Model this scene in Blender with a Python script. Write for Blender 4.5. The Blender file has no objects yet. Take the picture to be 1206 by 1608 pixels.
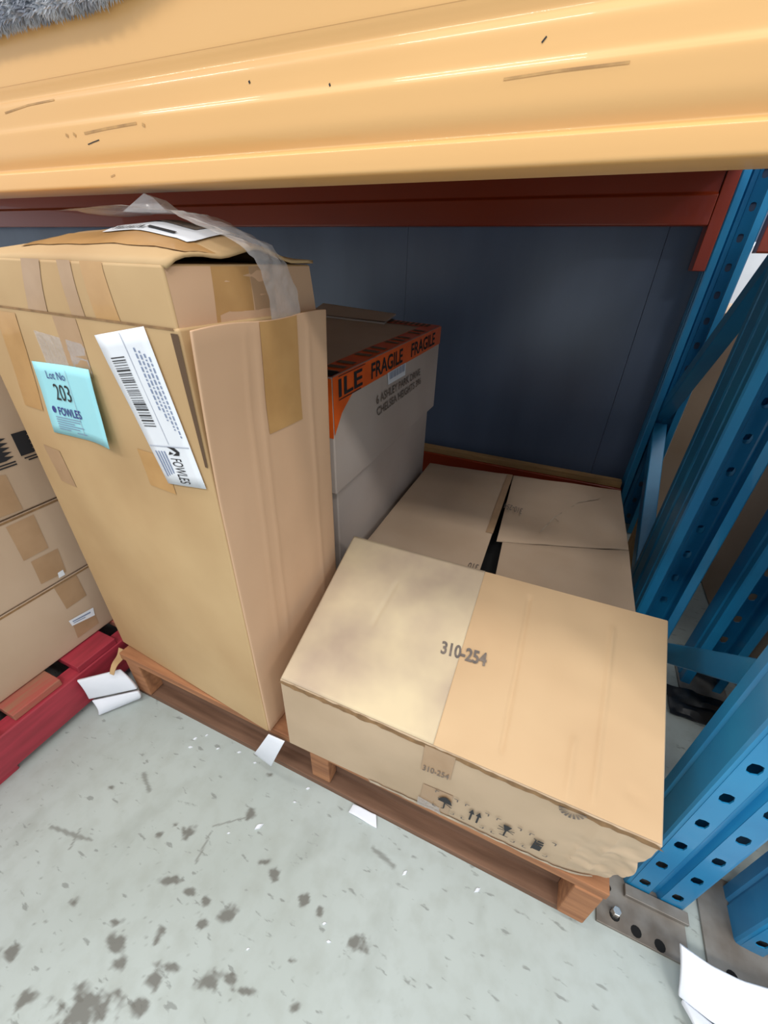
import bpy, bmesh, math, random
from mathutils import Vector, Matrix, noise

random.seed(7)
S = bpy.context.scene
COL = S.collection

# ------------------------------------------------------------------ camera
cam_d = bpy.data.cameras.new('camera'); cam = bpy.data.objects.new('camera', cam_d); COL.objects.link(cam)
cam_d.sensor_fit = 'VERTICAL'; cam_d.sensor_height = 24.0; cam_d.lens = 24.0 * 640.0 / 1608.0
cam_d.clip_start = 0.02; cam_d.clip_end = 100
cam.matrix_world = Matrix(((0.91488995, -0.23077077, 0.33124195, 0.0),
                           (0.40302355, 0.47450637, -0.78256995, 0.0),
                           (0.02341785, 0.84946369, 0.52712716, 1.04),
                           (0, 0, 0, 1)))
S.camera = cam

# ------------------------------------------------------------------ world, warehouse lamps, exposure
W = bpy.data.worlds.new('warehouse_air'); S.world = W; W.use_nodes = True
W.node_tree.nodes['Background'].inputs[0].default_value = (0.86, 0.93, 1.0, 1)
W.node_tree.nodes['Background'].inputs[1].default_value = 0.80
def lamp(name, loc, size, power, aim=(0, 0, -1), col=(1, 0.97, 0.92)):
    l = bpy.data.lights.new(name, 'AREA'); l.shape = 'RECTANGLE'; l.size = size[0]; l.size_y = size[1]
    l.energy = power; l.color = col
    o = bpy.data.objects.new(name, l); COL.objects.link(o); o.location = loc
    o.rotation_euler = Vector(aim).to_track_quat('-Z', 'Y').to_euler()
    return o
# a row of high-bay LED lamps over the aisle, an added fill row farther out, and one row over the next aisle behind the rack
for x in (-7.6, -3.2, 1.2, 5.6):
    lamp('aisle_and_fill_lamp', (x, -0.55, 6.2), (2.2, 0.6), 70)
    lamp('aisle_and_fill_lamp', (x + 1.5, -3.6, 6.2), (2.2, 0.6), 150)  # unseen row added farther out to brighten deep inside the rack
for x in (-2.0, 2.4):
    lamp('far_aisle_lamp', (x, 4.0, 6.2), (2.2, 0.6), 120)
S.view_settings.view_transform = 'Standard'; S.view_settings.look = 'None'
S.view_settings.exposure = 0.04; S.view_settings.gamma = 1.0; S.view_settings.use_curve_mapping = False

# ------------------------------------------------------------------ materials
MATS = {}
def srgb(c):
    return tuple(((v / 255) / 12.92 if v / 255 <= 0.04045 else ((v / 255 + 0.055) / 1.055) ** 2.4) for v in c) + (1.0,)
def mat(name, col, rough=0.6, col2=None, scale=6.0, amt=0.5, metal=0.0, bump=0.0, bscale=60.0, stretch=(1, 1, 1), spec=0.5, detail=4.0, coat=0.0, lo=0.35, hi=0.65):
    m = bpy.data.materials.new(name); m.use_nodes = True; nt = m.node_tree; b = nt.nodes['Principled BSDF']
    b.inputs['Roughness'].default_value = rough; b.inputs['Metallic'].default_value = metal
    b.inputs['Specular IOR Level'].default_value = spec; b.inputs['Coat Weight'].default_value = coat
    tc = nt.nodes.new('ShaderNodeTexCoord'); mp = nt.nodes.new('ShaderNodeMapping'); mp.inputs['Scale'].default_value = stretch
    nt.links.new(tc.outputs['Object'], mp.inputs['Vector'])
    if col2 is not None:
        n = nt.nodes.new('ShaderNodeTexNoise'); n.inputs['Scale'].default_value = scale; n.inputs['Detail'].default_value = detail
        r = nt.nodes.new('ShaderNodeMapRange'); r.inputs[1].default_value = lo; r.inputs[2].default_value = hi
        r.inputs[3].default_value = 0.0; r.inputs[4].default_value = amt
        mx = nt.nodes.new('ShaderNodeMix'); mx.data_type = 'RGBA'
        mx.inputs[6].default_value = srgb(col); mx.inputs[7].default_value = srgb(col2)
        nt.links.new(mp.outputs[0], n.inputs['Vector']); nt.links.new(n.outputs[0], r.inputs[0])
        nt.links.new(r.outputs[0], mx.inputs[0]); nt.links.new(mx.outputs[2], b.inputs['Base Color'])
    else:
        b.inputs['Base Color'].default_value = srgb(col)
    if bump:
        n2 = nt.nodes.new('ShaderNodeTexNoise'); n2.inputs['Scale'].default_value = bscale; n2.inputs['Detail'].default_value = 3
        bp = nt.nodes.new('ShaderNodeBump'); bp.inputs['Strength'].default_value = bump; bp.inputs['Distance'].default_value = 0.002
        nt.links.new(mp.outputs[0], n2.inputs['Vector']); nt.links.new(n2.outputs[0], bp.inputs['Height']); nt.links.new(bp.outputs[0], b.inputs['Normal'])
    MATS[name] = m
    return m
mat('kraft', (198, 168, 124), 0.72, (176, 142, 100), 3.6, 0.85, lo=.3, hi=.7, bump=0.10, bscale=25)
mat('kraft_pink', (206, 170, 138), 0.72, (192, 154, 120), 3.0, 0.7, bump=0.10, bscale=25, stretch=(1, 1, .3))
mat('kraft_pale', (212, 193, 158), 0.74, (170, 148, 130), 5.0, 0.9, lo=.40, hi=.68, bump=0.10, bscale=30)
mat('kraft_tan', (208, 176, 136), 0.74, (190, 156, 118), 3.0, 0.7, bump=0.10, bscale=25)
mat('kraft_grey', (188, 176, 168), 0.75, (174, 160, 150), 4.0, 0.7, bump=0.08, bscale=30)
mat('kraft_dull', (194, 170, 146), 0.75, (178, 152, 126), 4.0, 0.7, bump=0.08, bscale=30)
mat('kraft_face', (194, 170, 142), 0.75, (174, 150, 122), 5.0, 0.7, bump=0.08, bscale=30)
mat('kraft_edge', (150, 116, 78), 0.85, (112, 84, 56), 60, 0.7)
mat('worn_edge', (196, 180, 158), 0.9, (150, 130, 110), 50, 0.8)
mat('kraft_gap_shade', (92, 70, 50), 0.9)  # dark tone painting the shade in the corner slit and under the lid flap
mat('tape', (190, 148, 96), 0.3, (176, 134, 84), 18, 0.8, bump=0.12, bscale=30, coat=0.2)
mat('tape_dull', (178, 146, 114), 0.3, (166, 134, 102), 18, 0.8, bump=0.12, bscale=30)
mat('orange_tape', (236, 104, 34), 0.3, (205, 84, 30), 20, 0.6, bump=0.1, bscale=40)
mat('paper', (232, 236, 242), 0.6, (222, 227, 235), 10, 0.6)
mat('paper_blue', (160, 222, 232), 0.6, (150, 214, 226), 8, 0.6)
mat('ink', (34, 34, 38), 0.7)
mat('ink_faded', (92, 84, 80), 0.7, (128, 114, 102), 60, 0.9)
mat('ink_blue', (52, 62, 132), 0.7)
mat('ink_pale', (128, 142, 170), 0.7)
mat('fold_line', (170, 176, 190), 0.7)
mat('yellow_paint', (236, 186, 122), 0.36, (228, 172, 104), 2.2, 0.6, stretch=(.35, 1, 2), bump=0.03, bscale=40, coat=0.35)
mat('orange_paint', (152, 54, 22), 0.34, (132, 42, 18), 2.5, 0.7, stretch=(.4, 1, 2), coat=0.3)
mat('blue_paint', (34, 136, 186), 0.4, (24, 116, 168), 7, 0.7, bump=0.05, bscale=50, coat=0.25)
mat('chipped_blue', (96, 130, 150), 0.5, (150, 140, 130), 40, 0.9)
mat('galvanised', (150, 146, 140), 0.5, (112, 102, 92), 14, 0.9, metal=0.35)
mat('bolt_steel', (215, 215, 212), 0.25, metal=0.9)
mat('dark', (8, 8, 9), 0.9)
mat('pallet_wood', (170, 118, 80), 0.8, (136, 90, 60), 5, 0.9, stretch=(1, 12, 12), bump=0.25, bscale=12)
mat('pallet_wood_shaded', (124, 92, 72), 0.85, (100, 72, 54), 5, 0.9, stretch=(1, 12, 12), bump=0.25, bscale=12)  # darker copy of the pallet wood, shade under the deck put into its colour
mat('raw_timber', (178, 140, 92), 0.8, (150, 112, 70), 5, 0.8, stretch=(1, 12, 12), bump=0.2, bscale=12)
mat('red_wood', (172, 52, 68), 0.5, (142, 44, 56), 6, 0.9, stretch=(8, 1, 8), bump=0.2, bscale=14)
mat('red_worn_wood', (170, 84, 74), 0.75, (150, 112, 86), 7, 1.0, stretch=(8, 1, 8), bump=0.2, bscale=14)
mat('panel', (92, 105, 128), 0.30, (78, 90, 112), 1.6, 0.8, spec=0.55, stretch=(2.5, 1, .5), bump=.05, bscale=3)
mat('foam', (226, 230, 238), 0.65, (214, 219, 229), 14, 0.5, bump=0.1, bscale=60)
mat('fleece', (208, 211, 218), 0.95, (150, 155, 168), 40, 1.0)
mat('black_film', (22, 22, 24), 0.35, bump=0.4, bscale=20)
mat('white_goods', (226, 232, 240), 0.4, (200, 208, 220), 6, 0.6)
mat('scuff', (206, 160, 102), 0.6, (166, 126, 82), 60, 0.9)
mat('twine', (190, 186, 176), 0.7)

def film_material():
    m = bpy.data.materials.new('clear_film'); m.use_nodes = True; nt = m.node_tree; b = nt.nodes['Principled BSDF']; out = nt.nodes['Material Output']
    b.inputs['Base Color'].default_value = (.62, .60, .60, 1); b.inputs['Roughness'].default_value = 0.16; b.inputs['Specular IOR Level'].default_value = 0.8
    tc = nt.nodes.new('ShaderNodeTexCoord'); n2 = nt.nodes.new('ShaderNodeTexNoise'); n2.inputs['Scale'].default_value = 45
    bp = nt.nodes.new('ShaderNodeBump'); bp.inputs['Strength'].default_value = 0.8; bp.inputs['Distance'].default_value = 0.004
    nt.links.new(tc.outputs['Object'], n2.inputs['Vector']); nt.links.new(n2.outputs[0], bp.inputs['Height']); nt.links.new(bp.outputs[0], b.inputs['Normal'])
    t = nt.nodes.new('ShaderNodeBsdfTransparent'); mx = nt.nodes.new('ShaderNodeMixShader'); mx.inputs[0].default_value = 0.42
    nt.links.new(t.outputs[0], mx.inputs[1]); nt.links.new(b.outputs[0], mx.inputs[2]); nt.links.new(mx.outputs[0], out.inputs[0])
    MATS['clear_film'] = m
film_material()

def floor_material():
    m = bpy.data.materials.new('concrete'); m.use_nodes = True; nt = m.node_tree; b = nt.nodes['Principled BSDF']
    N = nt.nodes.new; L = nt.links.new
    tc = N('ShaderNodeTexCoord')
    def nz(sc, det, lo, hi, amt, stretch=(1, 1, 1), rot=0):
        mp = N('ShaderNodeMapping'); mp.inputs['Scale'].default_value = stretch; mp.inputs['Rotation'].default_value = (0, 0, rot)
        n = N('ShaderNodeTexNoise'); n.inputs['Scale'].default_value = sc; n.inputs['Detail'].default_value = det
        r = N('ShaderNodeMapRange'); r.inputs[1].default_value = lo; r.inputs[2].default_value = hi; r.inputs[4].default_value = amt
        L(tc.outputs['Object'], mp.inputs[0]); L(mp.outputs[0], n.inputs['Vector']); L(n.outputs[0], r.inputs[0])
        return r.outputs[0]
    def mix(fac, a, c):
        mx = N('ShaderNodeMix'); mx.data_type = 'RGBA'; L(fac, mx.inputs[0])
        if isinstance(a, tuple): mx.inputs[6].default_value = a
        else: L(a, mx.inputs[6])
        mx.inputs[7].default_value = c
        return mx.outputs[2]
    c = mix(nz(2.0, 4, .35, .7, .8), srgb((178, 187, 185)), srgb((160, 168, 163)))
    c = mix(nz(26, 5, .45, .75, .35), c, srgb((146, 150, 142)))
    c = mix(nz(60, 3, .64, .70, .55, (.45, 1.3, 1), -.5), c, srgb((104, 106, 102)))      # small scuffs
    c = mix(nz(8, 4, .58, .70, .40, (1, .5, 1), .4), c, srgb((140, 146, 140)))
    at = N('ShaderNodeAttribute'); at.attribute_name = 'stain'
    c = mix(at.outputs['Fac'], c, srgb((98, 96, 90)))
    L(c, b.inputs['Base Color']); b.inputs['Roughness'].default_value = 0.62; b.inputs['Specular IOR Level'].default_value = 0.35
    n2 = N('ShaderNodeTexNoise'); n2.inputs['Scale'].default_value = 70
    bp = N('ShaderNodeBump'); bp.inputs['Strength'].default_value = 0.06; bp.inputs['Distance'].default_value = 0.002
    L(tc.outputs['Object'], n2.inputs['Vector']); L(n2.outputs[0], bp.inputs['Height']); L(bp.outputs[0], b.inputs['Normal'])
    MATS['concrete'] = m
floor_material()

# ------------------------------------------------------------------ helpers
def tag(o, label=None, cat=None, group=None, kind=None):
    if label: o['label'] = label
    if cat: o['category'] = cat
    if group: o['group'] = group
    if kind: o['kind'] = kind
    return o
def empty(name, loc=(0, 0, 0)):
    o = bpy.data.objects.new(name, None); COL.objects.link(o); o.location = loc; o.empty_display_size = 0.05
    return o
def mesh_obj(name, verts, faces, material, parent=None, smooth=False):
    me = bpy.data.meshes.new(name); me.from_pydata([tuple(v) for v in verts], [], faces); me.update()
    if smooth:
        for p in me.polygons: p.use_smooth = True
    me.materials.append(MATS[material])
    o = bpy.data.objects.new(name, me); COL.objects.link(o)
    return adopt(o, parent) if parent else o
def from_bm(name, bm, material, parent=None, smooth=False):
    me = bpy.data.meshes.new(name); bm.to_mesh(me); bm.free()
    if smooth:
        for p in me.polygons: p.use_smooth = True
    me.materials.append(MATS[material])
    o = bpy.data.objects.new(name, me); COL.objects.link(o)
    if parent:
        o.parent = parent
        if parent.type == 'EMPTY': o.matrix_parent_inverse = Matrix.Translation(-Vector(parent.location))
    return o
def bevel(o, w=0.002, seg=2):
    md = o.modifiers.new('bevel', 'BEVEL'); md.width = w; md.segments = seg; md.limit_method = 'ANGLE'; md.angle_limit = math.radians(35)
    return o
def solid(o, t, off=-1.0):
    md = o.modifiers.new('solid', 'SOLIDIFY'); md.thickness = t; md.offset = off
    return o
def hexa_faces(): return [(0, 3, 2, 1), (4, 5, 6, 7), (0, 1, 5, 4), (1, 2, 6, 5), (2, 3, 7, 6), (3, 0, 4, 7)]
def hexa(name, P, material, parent=None, bw=0.002):
    o = mesh_obj(name, P, hexa_faces(), material, None)
    if parent:
        o.parent = parent
        if parent.type == 'EMPTY': o.matrix_parent_inverse = Matrix.Translation(-Vector(parent.location))
    if bw: bevel(o, bw)
    return o
def box(name, x0, x1, y0, y1, z0, z1, material, parent=None, bw=0.002):
    return hexa(name, [(x0, y0, z0), (x1, y0, z0), (x1, y1, z0), (x0, y1, z0), (x0, y0, z1), (x1, y0, z1), (x1, y1, z1), (x0, y1, z1)], material, parent, bw)
def adopt(o, parent):
    o.parent = parent
    if parent.type == 'EMPTY': o.matrix_parent_inverse = Matrix.Translation(-Vector(parent.location))
    return o
def bar(name, a, b, w, h, up, material, parent=None, bw=0.002):
    a = Vector(a); b = Vector(b); d = (b - a).normalized(); s = d.cross(Vector(up)).normalized(); u = s.cross(d)
    P = []
    for e in (-1, 1):
        for p, sg in ((a, -1), (a, 1), (b, 1), (b, -1)):
            P.append(p + s * (w / 2 * sg) + u * (h / 2 * e))
    return hexa(name, P, material, parent, bw)
def extrude_x(name, prof, x0, x1, material, parent=None, bw=0.0, nx=1):
    """closed (y,z) section swept along x"""
    n = len(prof); V = []; F = []
    for i in range(nx + 1):
        x = x0 + (x1 - x0) * i / nx
        V += [(x, y, z) for y, z in prof]
    for i in range(nx):
        for k in range(n):
            F.append((i * n + k, i * n + (k + 1) % n, (i + 1) * n + (k + 1) % n, (i + 1) * n + k))
    F.append(tuple(range(n - 1, -1, -1))); F.append(tuple(range(nx * n, nx * n + n)))
    o = mesh_obj(name, V, F, material)
    bm = bmesh.new(); bm.from_mesh(o.data); bmesh.ops.recalc_face_normals(bm, faces=bm.faces); bm.to_mesh(o.data); bm.free()
    if parent: adopt(o, parent)
    if bw: bevel(o, bw, 3)
    return o
def lerp(a, b, t): return a + (b - a) * t
def bil(q, u, v): return q[0] * ((1 - u) * (1 - v)) + q[1] * (u * (1 - v)) + q[2] * (u * v) + q[3] * ((1 - u) * v)

class Carton:
    """six bulging, slightly dented cardboard faces through eight corners; surface points serve the body and whatever is stuck on it"""
    ORDER = dict(front=(0, 1, 5, 4), right=(1, 2, 6, 5), back=(2, 3, 7, 6), left=(3, 0, 4, 7), top=(4, 5, 6, 7), bottom=(3, 2, 1, 0))
    def __init__(s, b, t, bulge=0.003, dent=0.0018, seed=0.0, creases=(), n=18, bulges=None, warp=None):
        s.warp = warp
        s.P = [Vector(p) for p in list(b) + list(t)]; s.bulge = bulge; s.dent = dent; s.seed = seed; s.creases = creases; s.n = n; s.bulges = bulges or {}
        s.q = {f: [s.P[i] for i in o] for f, o in s.ORDER.items()}
    def pt(s, f, u, v, off=0.0):
        q = s.q[f]; p = bil(q, u, v)
        du = lerp(q[1] - q[0], q[2] - q[3], v); dv = lerp(q[3] - q[0], q[2] - q[1], u); nm = du.cross(dv).normalized()
        uu = min(max(u, 0), 1); vv = min(max(v, 0), 1); w = 16 * uu * (1 - uu) * vv * (1 - vv)
        flat = 0.0 if f == 'bottom' else 1.0
        d = flat * s.bulges.get(f, s.bulge) * w + flat * s.dent * min(1, w * 2.5) * noise.noise(p * 5.0 + Vector((s.seed, s.seed * 2, 0)))
        d += flat * s.dent * .4 * min(1, w * 4) * noise.noise(p * 17.0 + Vector((0, s.seed, 3)))
        for cf, a, b, wd, h in s.creases:
            if cf != f: continue
            P = Vector((u * du.length, v * dv.length)); A = Vector((a[0] * du.length, a[1] * dv.length)); B = Vector((b[0] * du.length, b[1] * dv.length))
            k = min(max((P - A).dot(B - A) / (B - A).length_squared, 0), 1); r = (P - (A + (B - A) * k)).length
            d += h * math.exp(-(r / wd) ** 2) * min(1, w * 6)
        r = p + nm * (d + off)
        return s.warp(r) if s.warp else r
    def body(s, name, material, parent, faces=('front', 'right', 'back', 'left', 'top', 'bottom'), bw=0.004, n=None):
        bm = bmesh.new(); n = n or s.n
        for f in faces:
            g = [[bm.verts.new(s.pt(f, i / n, j / n)) for i in range(n + 1)] for j in range(n + 1)]
            for j in range(n):
                for i in range(n): bm.faces.new((g[j][i], g[j][i + 1], g[j + 1][i + 1], g[j + 1][i]))
        bmesh.ops.remove_doubles(bm, verts=bm.verts, dist=1e-5)
        o = from_bm(name, bm, material, parent, smooth=False)
        if bw: bevel(o, bw, 3)
        for p in o.data.polygons: p.use_smooth = True
        md = o.modifiers.new('wn', 'WEIGHTED_NORMAL'); md.keep_sharp = True
        return o
    def patch(s, f, TL, TR, BR, BL):
        q = [Vector(p).to_2d() if len(p) > 2 else Vector(p) for p in (BL, BR, TR, TL)]
        def m(a, b, off=0.0):
            uv = bil(q, a, b); return s.pt(f, uv.x, uv.y, off)
        return m
    def rect(s, f, u0, u1, v0, v1): return s.patch(f, (u0, v1), (u1, v1), (u1, v0), (u0, v0))

def sheet(name, m, material, parent, off=0.0006, nx=6, ny=6, thick=0.0, s0=0, s1=1, t0=0, t1=1, curl=None, ragged=0.0, smooth=True):
    V = []; F = []
    for j in range(ny + 1):
        for i in range(nx + 1):
            a = s0 + (s1 - s0) * i / nx; b = t0 + (t1 - t0) * j / ny
            if ragged:
                if i in (0, nx): a += random.uniform(-ragged, ragged) * .05
                if j in (0, ny): b += random.uniform(-ragged, ragged)
            V.append(m(a, b, off + (curl(i / nx, j / ny) if curl else 0)))
    for j in range(ny):
        for i in range(nx):
            k = j * (nx + 1) + i; F.append((k, k + 1, k + nx + 2, k + nx + 1))
    o = mesh_obj(name, V, F, material, None, smooth)
    if parent: adopt(o, parent)
    if thick: solid(o, thick, 1.0 if thick < 0 else -1.0)
    return o
def marks(name, m, polys, material, parent, off=0.001):
    """flat printed shapes: polygons in patch coordinates"""
    V = []; F = []
    for p in polys:
        k = len(V); V += [m(a, b, off) for a, b in p]; F.append(tuple(range(k, k + len(p))))
    o = mesh_obj(name, V, F, material)
    if len(polys) > 8: o['kind'] = 'stuff'
    return adopt(o, parent) if parent else o
def stroke(pts, w, asp=1.0):
    out = []
    for (x0, y0), (x1, y1) in zip(pts[:-1], pts[1:]):
        dx, dy = (x1 - x0), (y1 - y0) / asp; l = math.hypot(dx, dy) or 1; nx, ny = -dy / l * w / 2, dx / l * w / 2 * asp
        out.append([(x0 + nx, y0 + ny), (x0 - nx, y0 - ny), (x1 - nx, y1 - ny), (x1 + nx, y1 + ny)])
    return out
def rect_poly(a0, b0, a1, b1): return [(a0, b0), (a1, b0), (a1, b1), (a0, b1)]
def text(name, m, string, bx, material, parent, off=0.001, rot=0, bold=0.0, shear=0.0):
    """lettering filled into the box bx=(s0,t0,s1,t1) of a patch"""
    c = bpy.data.curves.new('lettering', 'FONT'); c.body = string; c.size = 1.0; c.resolution_u = 3; c.offset = bold; c.shear = shear; c.align_x = 'CENTER'
    to = bpy.data.objects.new('lettering', c); COL.objects.link(to)
    dg = bpy.context.evaluated_depsgraph_get(); me = bpy.data.meshes.new_from_object(to.evaluated_get(dg))
    bpy.data.objects.remove(to); bpy.data.curves.remove(c)
    xs = [v.co.x for v in me.vertices]; ys = [v.co.y for v in me.vertices]
    x0, x1, y0, y1 = min(xs), max(xs), min(ys), max(ys)
    for v in me.vertices:
        a = (v.co.x - x0) / (x1 - x0); b = (v.co.y - y0) / (y1 - y0)
        if rot == 90: a, b = 1 - b, a
        elif rot == 180: a, b = 1 - a, 1 - b
        elif rot == 270: a, b = b, 1 - a
        v.co = m(bx[0] + (bx[2] - bx[0]) * a, bx[1] + (bx[3] - bx[1]) * b, off)
    me.name = name; me.materials.clear(); me.materials.append(MATS[material])
    o = bpy.data.objects.new(name, me); COL.objects.link(o)
    return adopt(o, parent) if parent else o

# ------------------------------------------------------------------ floor
def build_floor():
    st = [(-0.481, 0.113, .020, .008), (-0.431, 0.116, .014, .006), (-0.395, 0.119, .010, .007), (-0.345, 0.119, .020, .013), (-0.511, 0.186, .017, .013),
          (-0.618, 0.015, .010, .007), (-0.497, 0.014, .018, .015), (-0.438, 0.049, .008, .015), (-0.413, 0.268, .014, .012), (-0.298, 0.204, .016, .010),
          (-0.224, 0.198, .012, .009), (-0.191, 0.191, .009, .009), (-0.105, 0.184, .021, .014), (-0.316, 0.045, .022, .013), (-0.282, 0.060, .012, .007),
          (-0.397, 0.007, .016, .012), (-0.399, -0.022, .018, .012), (-0.573, -0.092, .016, .010), (-0.473, -0.062, .050, .026), (-0.652, -0.072, .020, .012),
          (-0.167, 0.078, .008, .006), (-0.423, 0.349, .010, .005), (-0.734, 0.178, .012, .004), (-0.391, 0.028, .022, .006), (-0.38, 0.09, .012, .008), (-0.25, 0.06, .03, .005), (-0.56, 0.16, .006, .006), (-0.545, 0.185, .006, .004), (-0.52, 0.03, .014, .006), (-0.47, -.005, .016, .008), (-0.33, .212, .014, .005), (-.20, .12, .008, .003)]
    ln = [(-0.77, 0.078, -0.68, 0.094, .0022), (-0.72, 0.098, -0.705, 0.066, .0020), (-0.465, 0.205, -0.455, 0.155, .0022), (-0.47, 0.215, -0.40, 0.27, .0016), (-.14, .322, -.09, .312, .005), (-.69, .23, -.65, .21, .005), (-0.78, 0.075, -0.70, 0.088, .003)]
    def axis(a, b, st_, lo, hi, c):
        r = []; x = lo
        while x < a: r.append(x); x += c
        x = a
        while x <= b: r.append(x); x += st_
        x = b + c * .3
        while x <= hi: r.append(x); x += c
        return r
    xs = axis(-1.0, 0.1, .0035, -8, 8, .5); ys = axis(-0.2, 0.42, .0035, -4, 8, .5)
    V = [(x, y, 0.0) for y in ys for x in xs]; nx = len(xs)
    F = [(j * nx + i, j * nx + i + 1, (j + 1) * nx + i + 1, (j + 1) * nx + i) for j in range(len(ys) - 1) for i in range(nx - 1)]
    o = mesh_obj('floor', V, F, 'concrete'); o['kind'] = 'structure'; tag(o, 'pale grey scuffed concrete warehouse floor with dark smudges', 'floor')
    at = o.data.attributes.new('stain', 'FLOAT', 'POINT'); vals = [0.0] * len(V)
    for k, (x, y, z) in enumerate(V):
        if x < -1 or x > .1 or y < -.2 or y > .42: continue
        n1 = noise.noise(Vector((x * 55, y * 55, 0))) * .5 + noise.noise(Vector((x * 130, y * 130, 3))) * .35; a = 0.0
        for sx, sy, rx, ry in st:
            dx = x - sx; dy = y - sy
            if abs(dx) > .08 or abs(dy) > .06: continue
            c, s_ = math.cos(.35), math.sin(.35); d = math.hypot((dx * c + dy * s_) / rx, (-dx * s_ + dy * c) / ry) + n1 * 1.5
            a = max(a, min(1, max(0, (1.05 - d) * 2.0)) * .85)
        for x0, y0, x1, y1, w in ln:
            dx, dy = x1 - x0, y1 - y0; t = min(1, max(0, ((x - x0) * dx + (y - y0) * dy) / (dx * dx + dy * dy)))
            r = math.hypot(x - x0 - dx * t, y - y0 - dy * t) / w + n1 * .9
            a = max(a, min(1, max(0, (1.2 - r) * 1.5)) * .6)
        f = noise.noise(Vector((x * 70 + y * 90, y * 170 - x * 110, 7)))
        if f > .60: a = max(a, min(.5, (f - .60) * 5) * max(0, min(1, (.22 - y) * 5)))
        vals[k] = a
    at.data.foreach_set('value', vals)
build_floor()

# ------------------------------------------------------------------ dark sheet wall behind the bay
wall = empty('wall_back', (-1.4, 1.96, 0.0)); wall['kind'] = 'structure'; tag(wall, 'dark blue grey sheet wall standing behind the cartons', 'wall')
for a, b in ((-7.0, -4.2012), (-4.2, -2.4012), (-2.4, -1.6512), (-1.65, -0.7512), (-0.75, 0.2088), (0.21, 0.45)):
    box('sheet_panel', a, b, 1.952, 1.966, 0.0, 1.40, 'panel', wall, 0.0008)
box('added_seam_blocker', -7.0, .45, 1.9665, 1.975, 0.0, 1.40, 'dark', wall, 0)  # unseen dark sheet added so no light shows through the panel seams
wf = box('wall_far', -9, 9, 6.5, 6.7, 0, 4.5, 'panel', None, 0); wf['kind'] = 'structure'; tag(wf, 'dim far wall of the warehouse beyond the next aisle', 'wall')

# ------------------------------------------------------------------ racking: beams
def spline(pts, n=5):
    out = []
    for k in range(len(pts) - 1):
        p0, p1, p2, p3 = (Vector(pts[max(0, min(len(pts) - 1, k + d))]) for d in (-1, 0, 1, 2))
        for q in range(n):
            t = q / n; out.append(tuple(.5 * ((2 * p1) + (p2 - p0) * t + (2 * p0 - 5 * p1 + 4 * p2 - p3) * t * t + (3 * p1 - p0 - 3 * p2 + p3) * t ** 3)))
    return out + [tuple(pts[-1])]
face_prof = spline([(.4640, 1.109), (.4590, 1.1105), (.4580, 1.116), (.4578, 1.126), (.4585, 1.1285), (.4625, 1.1315), (.4640, 1.1330), (.4632, 1.1355), (.4598, 1.142), (.4580, 1.148), (.4570, 1.158), (.4564, 1.167), (.4570, 1.1705), (.4582, 1.1745), (.4586, 1.182),
                    (.4590, 1.192), (.4608, 1.197), (.4622, 1.2005), (.4612, 1.205), (.4594, 1.211), (.4588, 1.220), (.4588, 1.288), (.4610, 1.296), (.4660, 1.300)])
yel = [(.512, 1.109)] + face_prof + [(.512, 1.300)]
YB = empty('front_beam', (-1.3, .485, 1.109)); tag(YB, 'yellow orange painted steel rack beam with pressed grooves across the top', 'beam')
yo = extrude_x('beam_rail', yel, -4.0, .332, 'yellow_paint', YB, 0, 24)
for p in yo.data.polygons: p.use_smooth = True
md = yo.modifiers.new('split', 'EDGE_SPLIT'); md.split_angle = math.radians(40)
def beam_y(z):
    for (y0, z0), (y1, z1) in zip(face_prof[:-1], face_prof[1:]):
        if z0 <= z <= z1: return lerp(y0, y1, (z - z0) / max(1e-6, z1 - z0))
    return .4588
bm_ = lambda a, b, off=0: Vector((a, beam_y(b) - off, b))
for pts, w, mt in (([(-.600, 1.1505), (-.590, 1.1520), (-.578, 1.1535)], .0010, 'ink'), ([(-.60, 1.1605), (-.56, 1.1625), (-.51, 1.1640)], .0022, 'scuff'), ([(-.74, 1.1885), (-.69, 1.1925), (-.64, 1.1935)], .0018, 'scuff'),
                   ([(-.62, 1.1615), (-.616, 1.1590)], .0030, 'scuff'), ([(-.634, 1.1612), (-.630, 1.1595)], .0030, 'scuff'), ([(-.502, 1.1625), (-.498, 1.1610)], .0030, 'scuff'), ([(-.35, 1.1850), (-.349, 1.1830)], .0020, 'ink'),
                   ([(-.10, 1.1640), (-.06, 1.1650), (-.01, 1.1650)], .0016, 'scuff'), ([(-.075, 1.1820), (-.072, 1.1850)], .0012, 'ink'), ([(-.26, 1.1755), (-.259, 1.1735)], .0016, 'ink'), ([(-.575, 1.1190), (-.567, 1.1205)], .0016, 'scuff')):
    marks('scuff', bm_, stroke(pts, w), mt, YB, .0004)
red = [(1.90, 1.153), (1.853, 1.153), (1.85, 1.156), (1.85, 1.232), (1.858, 1.240), (1.858, 1.292), (1.864, 1.299), (1.90, 1.299)]
rb = empty('rear_beam', (-1.3, 1.875, 1.153)); tag(rb, 'dark orange red rack beam under the yellow beam, in front of the wall', 'beam')
extrude_x('beam_rail', red, -6.8, .300, 'orange_paint', rb, 0.002)
box('end_connector', .302, .3385, 1.852, 1.93, 1.03, 1.30, 'orange_paint', rb)
lb = empty('low_beam', (-1.3, 1.875, .1)); tag(lb, 'orange red rail low along the foot of the dark wall', 'beam')
extrude_x('beam_rail', [(1.90, .10), (1.853, .10), (1.85, .103), (1.85, .210), (1.853, .213), (1.90, .213)], -6.8, .335, 'orange_paint', lb, 0.002)
o = box('timber_strip', -6.8, .33, 1.857, 1.896, .2135, .2415, 'raw_timber'); tag(o, 'thin raw timber strip lying on the low orange red rail', 'timber')
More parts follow.
